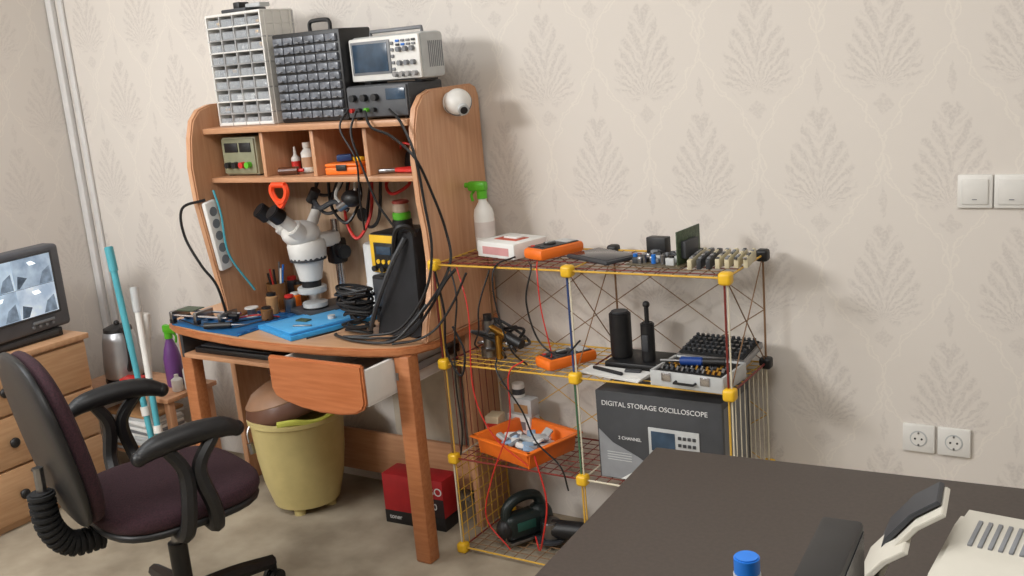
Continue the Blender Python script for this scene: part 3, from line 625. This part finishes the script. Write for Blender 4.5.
# ---------------------------------------------------------------- left: cabinet, crt, etc
o=G('drawer_cabinet'); CX=-1.73
o.bx(-2.24,CX-.018,-1.22,-.47,0,.645,WC,.003); o.bx(-2.245,CX+.006,-1.23,-.46,.645,.668,LAM,.004)
for a,b in ((.45,.635),(.245,.44),(.03,.235)):
    o.bx(CX-.018,CX,-1.21,-.48,a,b,WC,.004)
    o.cyl((CX,-.86,(a+b)/2),(CX+.014,-.86,(a+b)/2),.009,BK); o.sph((CX+.022,-.86,(a+b)/2),(.012,.02,.02),BK)
    o.cyl((CX,-.80,b-.03),(CX+.004,-.80,b-.03),.009,STL)
    o.tube([(CX+.005,-.80,b-.03),(CX+.012,-.80,b-.05),(CX+.008,-.795,b-.07)],.004,BK)
o.done()
o=G('video_recorder',(-1.95,-.70,.669)); o.bx(-.12,.15,-.22,.18,0,.035,BK,.004); o.bx(.15,.153,-.2,.16,.01,.028,DG,.001); o.done()
TVG=mat('tv_grey_case',(82,84,90),.5)
o=G('crt_television',(-1.88,-.70,.706),4)
o.box((.04,0,.165),(.09,.46,.335),TVG,.016,seg=3)
tb=bmesh.new(); bmesh.ops.create_cube(tb,size=1)
for v in tb.verts:
    k=1 if v.co.x>0 else .62; v.co=Vector((v.co.x*.30-.14,v.co.y*.43*k,v.co.z*.31*k+.165))
bmesh.ops.bevel(tb,geom=tb.edges[:],offset=.015,segments=2,affect='EDGES'); o.add(tb,TVG)
o.box((.083,0,.185),(.014,.38,.255),DG,.006)
sc=[mat('cctv_view_a',(160,178,196),.4,emit=.8,scale=12,col2=(110,128,148)),mat('cctv_view_b',(190,204,216),.4,emit=.9,scale=9,col2=(130,150,170)),mat('cctv_view_c',(140,158,178),.4,emit=.8,scale=11,col2=(196,206,216)),mat('cctv_view_d',(112,130,152),.4,emit=.8,scale=14,col2=(160,176,190))]
cd_=mat('cctv_furniture_dark',(74,88,104),.4,emit=.5,scale=40,var=.4); cl_=mat('cctv_lamp_glow',(240,246,250),.4,emit=1.2); cm_=mat('cctv_furniture_mid',(110,126,144),.4,emit=.6,scale=40,var=.3)
for i in range(2):
    for j in range(2):
        yc=-.0875+i*.175; zc=.128+j*.118; k=i*2+j; o.box((.092,yc,zc),(.004,.173,.116),sc[k],.0)
        o.prism([(yc-.08,zc-.055),(yc-.01-.02*k,zc-.055),(yc-.03,zc-.02),(yc-.07,zc-.005)],'x',.0935,.0947,cd_,0)
        o.prism([(yc+.02,zc-.055),(yc+.08,zc-.055),(yc+.075,zc+.01),(yc+.04,zc-.01)],'x',.0935,.0947,cm_,0)
        o.prism([(yc-.02,zc+.04),(yc+.03-.01*k,zc+.042),(yc+.02,zc+.028),(yc-.01,zc+.026)],'x',.0935,.0947,cl_,0)
o.box((.089,.1,.04),(.008,.10,.012),MG,.003)
for i in range(4): o.cyl((.08,.05+i*.03,.025),(.092,.05+i*.03,.025),.006,MG,seg=10)
o.box((0,0,.005),(.16,.3,.012),BK,.003)
o.done()
o=G('low_side_table'); o.bx(-1.98,-1.38,-.40,-.14,.375,.395,WX,.004)
for x in (-1.95,-1.41):
    for y in (-.37,-.17): o.bx(x-.015,x+.015,y-.015,y+.015,0,.376,WZ,.002)
o.bx(-1.95,-1.41,-.36,-.17,.10,.112,WX,.003); o.done()
o=G('electric_kettle',(-1.80,-.27,.396),-20)
KS=mat('kettle_steel',(176,176,178),.38,metal=.7,var=.04)
o.cyl((0,0,0),(0,0,.02),.082,BK,bev=.004); o.lathe((0,0,0),[(.075,.02),(.082,.03),(.081,.08),(.071,.18),(.061,.22),(.055,.225)],KS); o.lathe((0,0,0),[(.06,.22),(.058,.235),(.03,.247),(.001,.251)],BK); o.sph((0,0,.255),.012,BK)
o.tube([(.05,0,.23),(.095,0,.24),(.125,0,.205),(.12,0,.12),(.075,0,.06)],.012,BK,seg=8); o.cyl((-.05,0,.195),(-.082,0,.22),.022,KS,r1=.008); o.done()
o=G('snack_carton',(-1.65,-.34,.396),15); o.bx(-.05,.05,-.03,.03,0,.05,RED,.003); o.bx(-.05,.05,-.031,-.03,.01,.03,YEL,0); o.done()
o=G('spray_cleaner_bottle',(-1.50,-.25,.396)); o.lathe((0,0,0),[(.032,0),(.036,.006),(.036,.12),(.028,.16),(.014,.2),(.014,.21)],PUR); o.cyl((0,0,.205),(0,0,.23),.017,GRN); o.box((.015,0,.245),(.075,.026,.035),GRN,.008); o.cyl((.05,0,.248),(.065,0,.248),.009,GRN); o.tube([(.03,0,.232),(.045,0,.215),(.04,0,.19)],.005,GRN); o.done()
o=G('bottle_clutter',(-1.43,-.22,.396)); 
for x,y,h,m in ((0,0,.1,GRN),(-.0,-.08,.07,WH),(.03,-.04,.12,PAP)): o.lathe((x,y,0),[(.02,0),(.023,.004),(.023,h*.7),(.009,h*.85),(.009,h)],m)
o.done()
o=G('newspaper_stack',(-1.72,-.27,.113))
for i in range(12): o.box((0,0,.008+i*.014),(.3,.18,.012),random.choice([PAP,LG,CARD,LG,MG]),.002,rot=(0,0,random.uniform(-8,8)))
o.done()
for i,(a,b) in enumerate([((-1.49,-.46,.93),(-1.35,-.51,.04)),((-1.40,-.45,.77),(-1.28,-.54,.04)),((-1.40,-.43,.66),(-1.44,-.48,.04))]):
    o=G(['mop','mop','broom'][i]); a=Vector(a);b=Vector(b); mid=a.lerp(b,.35)
    o.cyl(b,mid,.012,[TEAL,TEAL,WH][i]); o.cyl(mid,a,.013,[TEAL,WH,WH][i]); o.cyl(a,a+(a-b).normalized()*.1,.017,[TEAL,LG,WH][i],bev=.003)
    o.cyl(a.lerp(b,.6),a.lerp(b,.64),.017,WH); o.done()
o=G('floor_cleaning_head',(-1.37,-.50,0)); o.box((0,0,.02),(.26,.09,.035),BLU,.01); o.box((-.02,0,.06),(.05,.05,.05),WH,.012)
for i in range(8): o.cyl((-.09+i*.025,0,.0),(-.09+i*.025,0,.02),.014,LG,seg=10)
for k in range(4): a=k*1.57+.5; o.tube([(0,0,.22),(.05*math.cos(a),.04*math.sin(a),.15),(.09*math.cos(a),.05*math.sin(a),.04)],.007,WH)
o.done()

# ---------------------------------------------------------------- office chair
c=G('office_chair',(-.48,-1.13,0),-18)   # local +y = facing
for k in range(5):
    a=math.radians(104+k*72); p=Vector((math.cos(a),math.sin(a),0))
    c.tube([Vector((0,0,.125)),p*.17+Vector((0,0,.11)),p*.33+Vector((0,0,.08))],[.034,.028,.022],BK,seg=8)
    q=p*.33; c.cyl(q+Vector((0,0,.05)),q+Vector((0,0,.085)),.012,BK)
    t=Vector((-p.y,p.x,0)); c.cyl(q+t*.006+Vector((0,0,.027)),q+t*.028+Vector((0,0,.027)),.027,BK,bev=.004); c.cyl(q-t*.028+Vector((0,0,.027)),q-t*.006+Vector((0,0,.027)),.027,BK,bev=.004)
c.cyl((0,0,.10),(0,0,.15),.045,BK); c.cyl((0,0,.13),(0,0,.30),.028,BK); c.cyl((0,0,.28),(0,0,.41),.016,STL)
c.box((0,0,.415),(.2,.26,.03),BK,.01)
def cushion(c,cx,cy,cz,w_,d_,h_,m,M=None,p=3.2):
    tb=bmesh.new(); bmesh.ops.create_uvsphere(tb,u_segments=40,v_segments=20,radius=1)
    for v in tb.verts:
        x,y,z=v.co; rr=math.hypot(x,y)
        if rr>1e-6:
            a=math.atan2(y,x); f_=(abs(math.cos(a))**p+abs(math.sin(a))**p)**(-1/p); rad=rr**.55*f_
            x,y=rad*math.cos(a),rad*math.sin(a)
        z=math.copysign(abs(z)**.7,z)
        v.co=Vector((x*w_/2,y*d_/2,z*h_/2))
    MM=Matrix.Translation((cx,cy,cz))
    if M is not None: MM=MM@M
    c.add(tb,m,MM)
cushion(c,0,0,.475,.50,.47,.09,FAB); cushion(c,0,0,.44,.49,.46,.05,BK)
MB=Matrix.Rotation(math.radians(90+10),4,'X')
cushion(c,0,-.275,.72,.44,.50,.07,FAB,MB,2.6); cushion(c,0,-.305,.72,.45,.51,.045,BK,MB,2.6)
c.tube([(0,-.05,.41),(0,-.25,.40),(0,-.32,.44),(0,-.335,.55),(0,-.335,.65)],.014,STL,seg=8)
BP=[(0,-.20,.40),(0,-.29,.41),(0,-.335,.48),(0,-.34,.58)]
c.tube(BP,.03,BKM,seg=12)
P=catmull(BP,5)
for i in range(len(P)-1): 
    m_=(P[i]+P[i+1])/2; t=(P[i+1]-P[i]).normalized()*.005; c.cyl(m_-t,m_+t,.037,BKM,seg=16)
for s_,ex in ((1,0),(-1,.045)):
    X_=.265+ex
    c.tube([(s_*.18,.03,.425),(s_*.26,.03,.43),(s_*(X_+.02),.02,.50),(s_*(X_+.01),.0,.61),(s_*X_,.06,.69)],[.020,.022,.022,.018],BK,seg=8)
    c.tube([(s_*.18,-.06,.425),(s_*.26,-.06,.43),(s_*(X_+.02),-.05,.50),(s_*(X_+.01),-.04,.61),(s_*X_,-.08,.69)],[.020,.022,.022,.018],BK,seg=8)
    c.tube([(s_*X_,-.15,.682),(s_*X_,-.10,.700),(s_*X_,0,.708),(s_*(X_-.005),.08,.700),(s_*(X_-.015),.13,.680)],[.020,.030,.032,.030,.022],BK,seg=12)
    c.sph((s_*X_,-.15,.682),.021,BK); c.sph((s_*(X_-.015),.13,.680),.023,BK)
c.done()

# ---------------------------------------------------------------- right table + items
t=G('office_table',(1.02,-.965,0),4)
t.box((.72,-.72,.735),(1.44,1.44,.03),TBL,.006,seg=3)
for x,y in ((.05,-.05),(1.39,-.05),(.05,-1.39),(1.39,-1.39)): t.box((x,y,.36),(.05,.05,.72),BK,.004)
t.bx(.05,1.39,-.06,-.045,.45,.72,TBL,.002); t.bx(.05,.065,-1.39,-.05,.60,.72,TBL,.002)
t.done()
o=G('water_bottle',(1.505,-1.72,.751)); o.lathe((0,0,0),[(.028,0),(.032,.006),(.032,.06),(.029,.07),(.032,.08),(.032,.13),(.015,.165),(.013,.175)],GLS); o.cyl((0,0,.175),(0,0,.20),.0175,BLU,bev=.002,seg=24); o.cyl((0,0,.168),(0,0,.175),.0185,LG); o.done()
o=G('computer_monitor',(1.66,-1.99,.751),94)
o.box((0,0,.165),(.46,.050,.27),BK,.006); o.box((0,-.0255,.165),(.44,.002,.25),BLKG,.0); o.box((0,.035,.15),(.2,.03,.14),BK,.008)
o.box((0,.035,.04),(.04,.015,.09),BK,.004); o.box((0,.02,.005),(.2,.14,.01),BK,.004); o.done()
o=G('desktop_printer',(1.90,-1.59,.751),-5)
o.bx(-.19,.19,-.16,.16,0,.10,BEI,.012)
o.prism([(-.16,.09),(.155,.09),(.155,.165),(.14,.182),(.10,.184),(-.03,.17),(-.16,.12)],'x',-.185,.185,BEI,.01)
for i in range(12): o.box((-.15+i*.013,.07,.1815),(.006,.065,.005),MG,.001,rot=(6,0,0))
o.box((.10,.07,.186),(.13,.07,.006),LG,.003,rot=(5,0,0)); o.box((.06,-.10,.146),(.20,.05,.006),MG,.002,rot=(21,0,0)); o.bx(-.15,.15,-.163,-.159,.03,.07,DG,.002)
o.done()
o=G('paper_feed_tray',(1.645,-1.52,.751),6)
pts=[(-.03,0),(-.03,.06),(-.022,.12),(-.002,.175),(.03,.215),(.065,.24)]
out=pts+[(p[0]+.006,p[1]-.004) for p in pts[::-1]]
o.prism(out,'y',-.035,.035,DG,.001)
o.prism([(p[0]+.008,p[1]-.006) for p in pts]+[(p[0]+.014,p[1]-.010) for p in pts[::-1]],'y',-.06,.032,BEI,.001)
o.prism([(p[0]*.8-.025,p[1]*.78) for p in pts]+[(p[0]*.8-.018,p[1]*.78-.004) for p in pts[::-1]],'y',-.09,.01,BEI,.001)
o.box((-.03,-.02,.006),(.07,.15,.012),BEI,.003)
o.done()

# ---------------------------------------------------------------- lights
def area(name,loc,target,sx,sy,e,col):
    l=bpy.data.lights.new(name,'AREA'); l.shape='RECTANGLE'; l.size=sx; l.size_y=sy; l.energy=e; l.color=col
    o=bpy.data.objects.new(name,l); o.location=loc; o.rotation_euler=(Vector(target)-Vector(loc)).to_track_quat('-Z','Y').to_euler(); S.collection.objects.link(o)
area('ceiling_lamp_light',(-1.3,-3.9,2.55),(.2,-.2,1.0),1.0,.4,74,(1,.995,.98))
area('fill_light',(1.3,-2.2,2.70),(1.2,-2.0,0),1.4,.9,38,(1,.99,.97))  # soft fill added overhead on the right
area('fill_light',(-1.3,-1.9,2.70),(-1.4,-1.7,0),1.2,.8,24,(.90,.95,1))  # cool fill added to brighten the left wall
wd=bpy.data.worlds.new('room_ambient'); S.world=wd; wd.use_nodes=True; wd.node_tree.nodes['Background'].inputs[0].default_value=(.8,.85,.9,1); wd.node_tree.nodes['Background'].inputs[1].default_value=.3

# ---------------------------------------------------------------- camera
yaw,pitch,roll=[math.radians(a) for a in (33.1205,12.9267,4.9627)]
fw=Vector((-math.sin(yaw)*math.cos(pitch),math.cos(yaw)*math.cos(pitch),-math.sin(pitch)))
r0=Vector((math.cos(yaw),math.sin(yaw),0)); u0=r0.cross(fw)
rr=r0*math.cos(roll)-u0*math.sin(roll); uu=u0*math.cos(roll)+r0*math.sin(roll)
cd=bpy.data.cameras.new('photo_camera'); cd.sensor_width=36; cd.lens=36*1030.08/1024; cd.clip_start=.05
co=bpy.data.objects.new('photo_camera',cd); S.collection.objects.link(co)
Mx=Matrix.Identity(4)
for i in range(3): Mx[i][0]=rr[i]; Mx[i][1]=uu[i]; Mx[i][2]=-fw[i]
Mx.translation=Vector((1.9572,-2.9296,1.6353)); co.matrix_world=Mx
S.camera=co
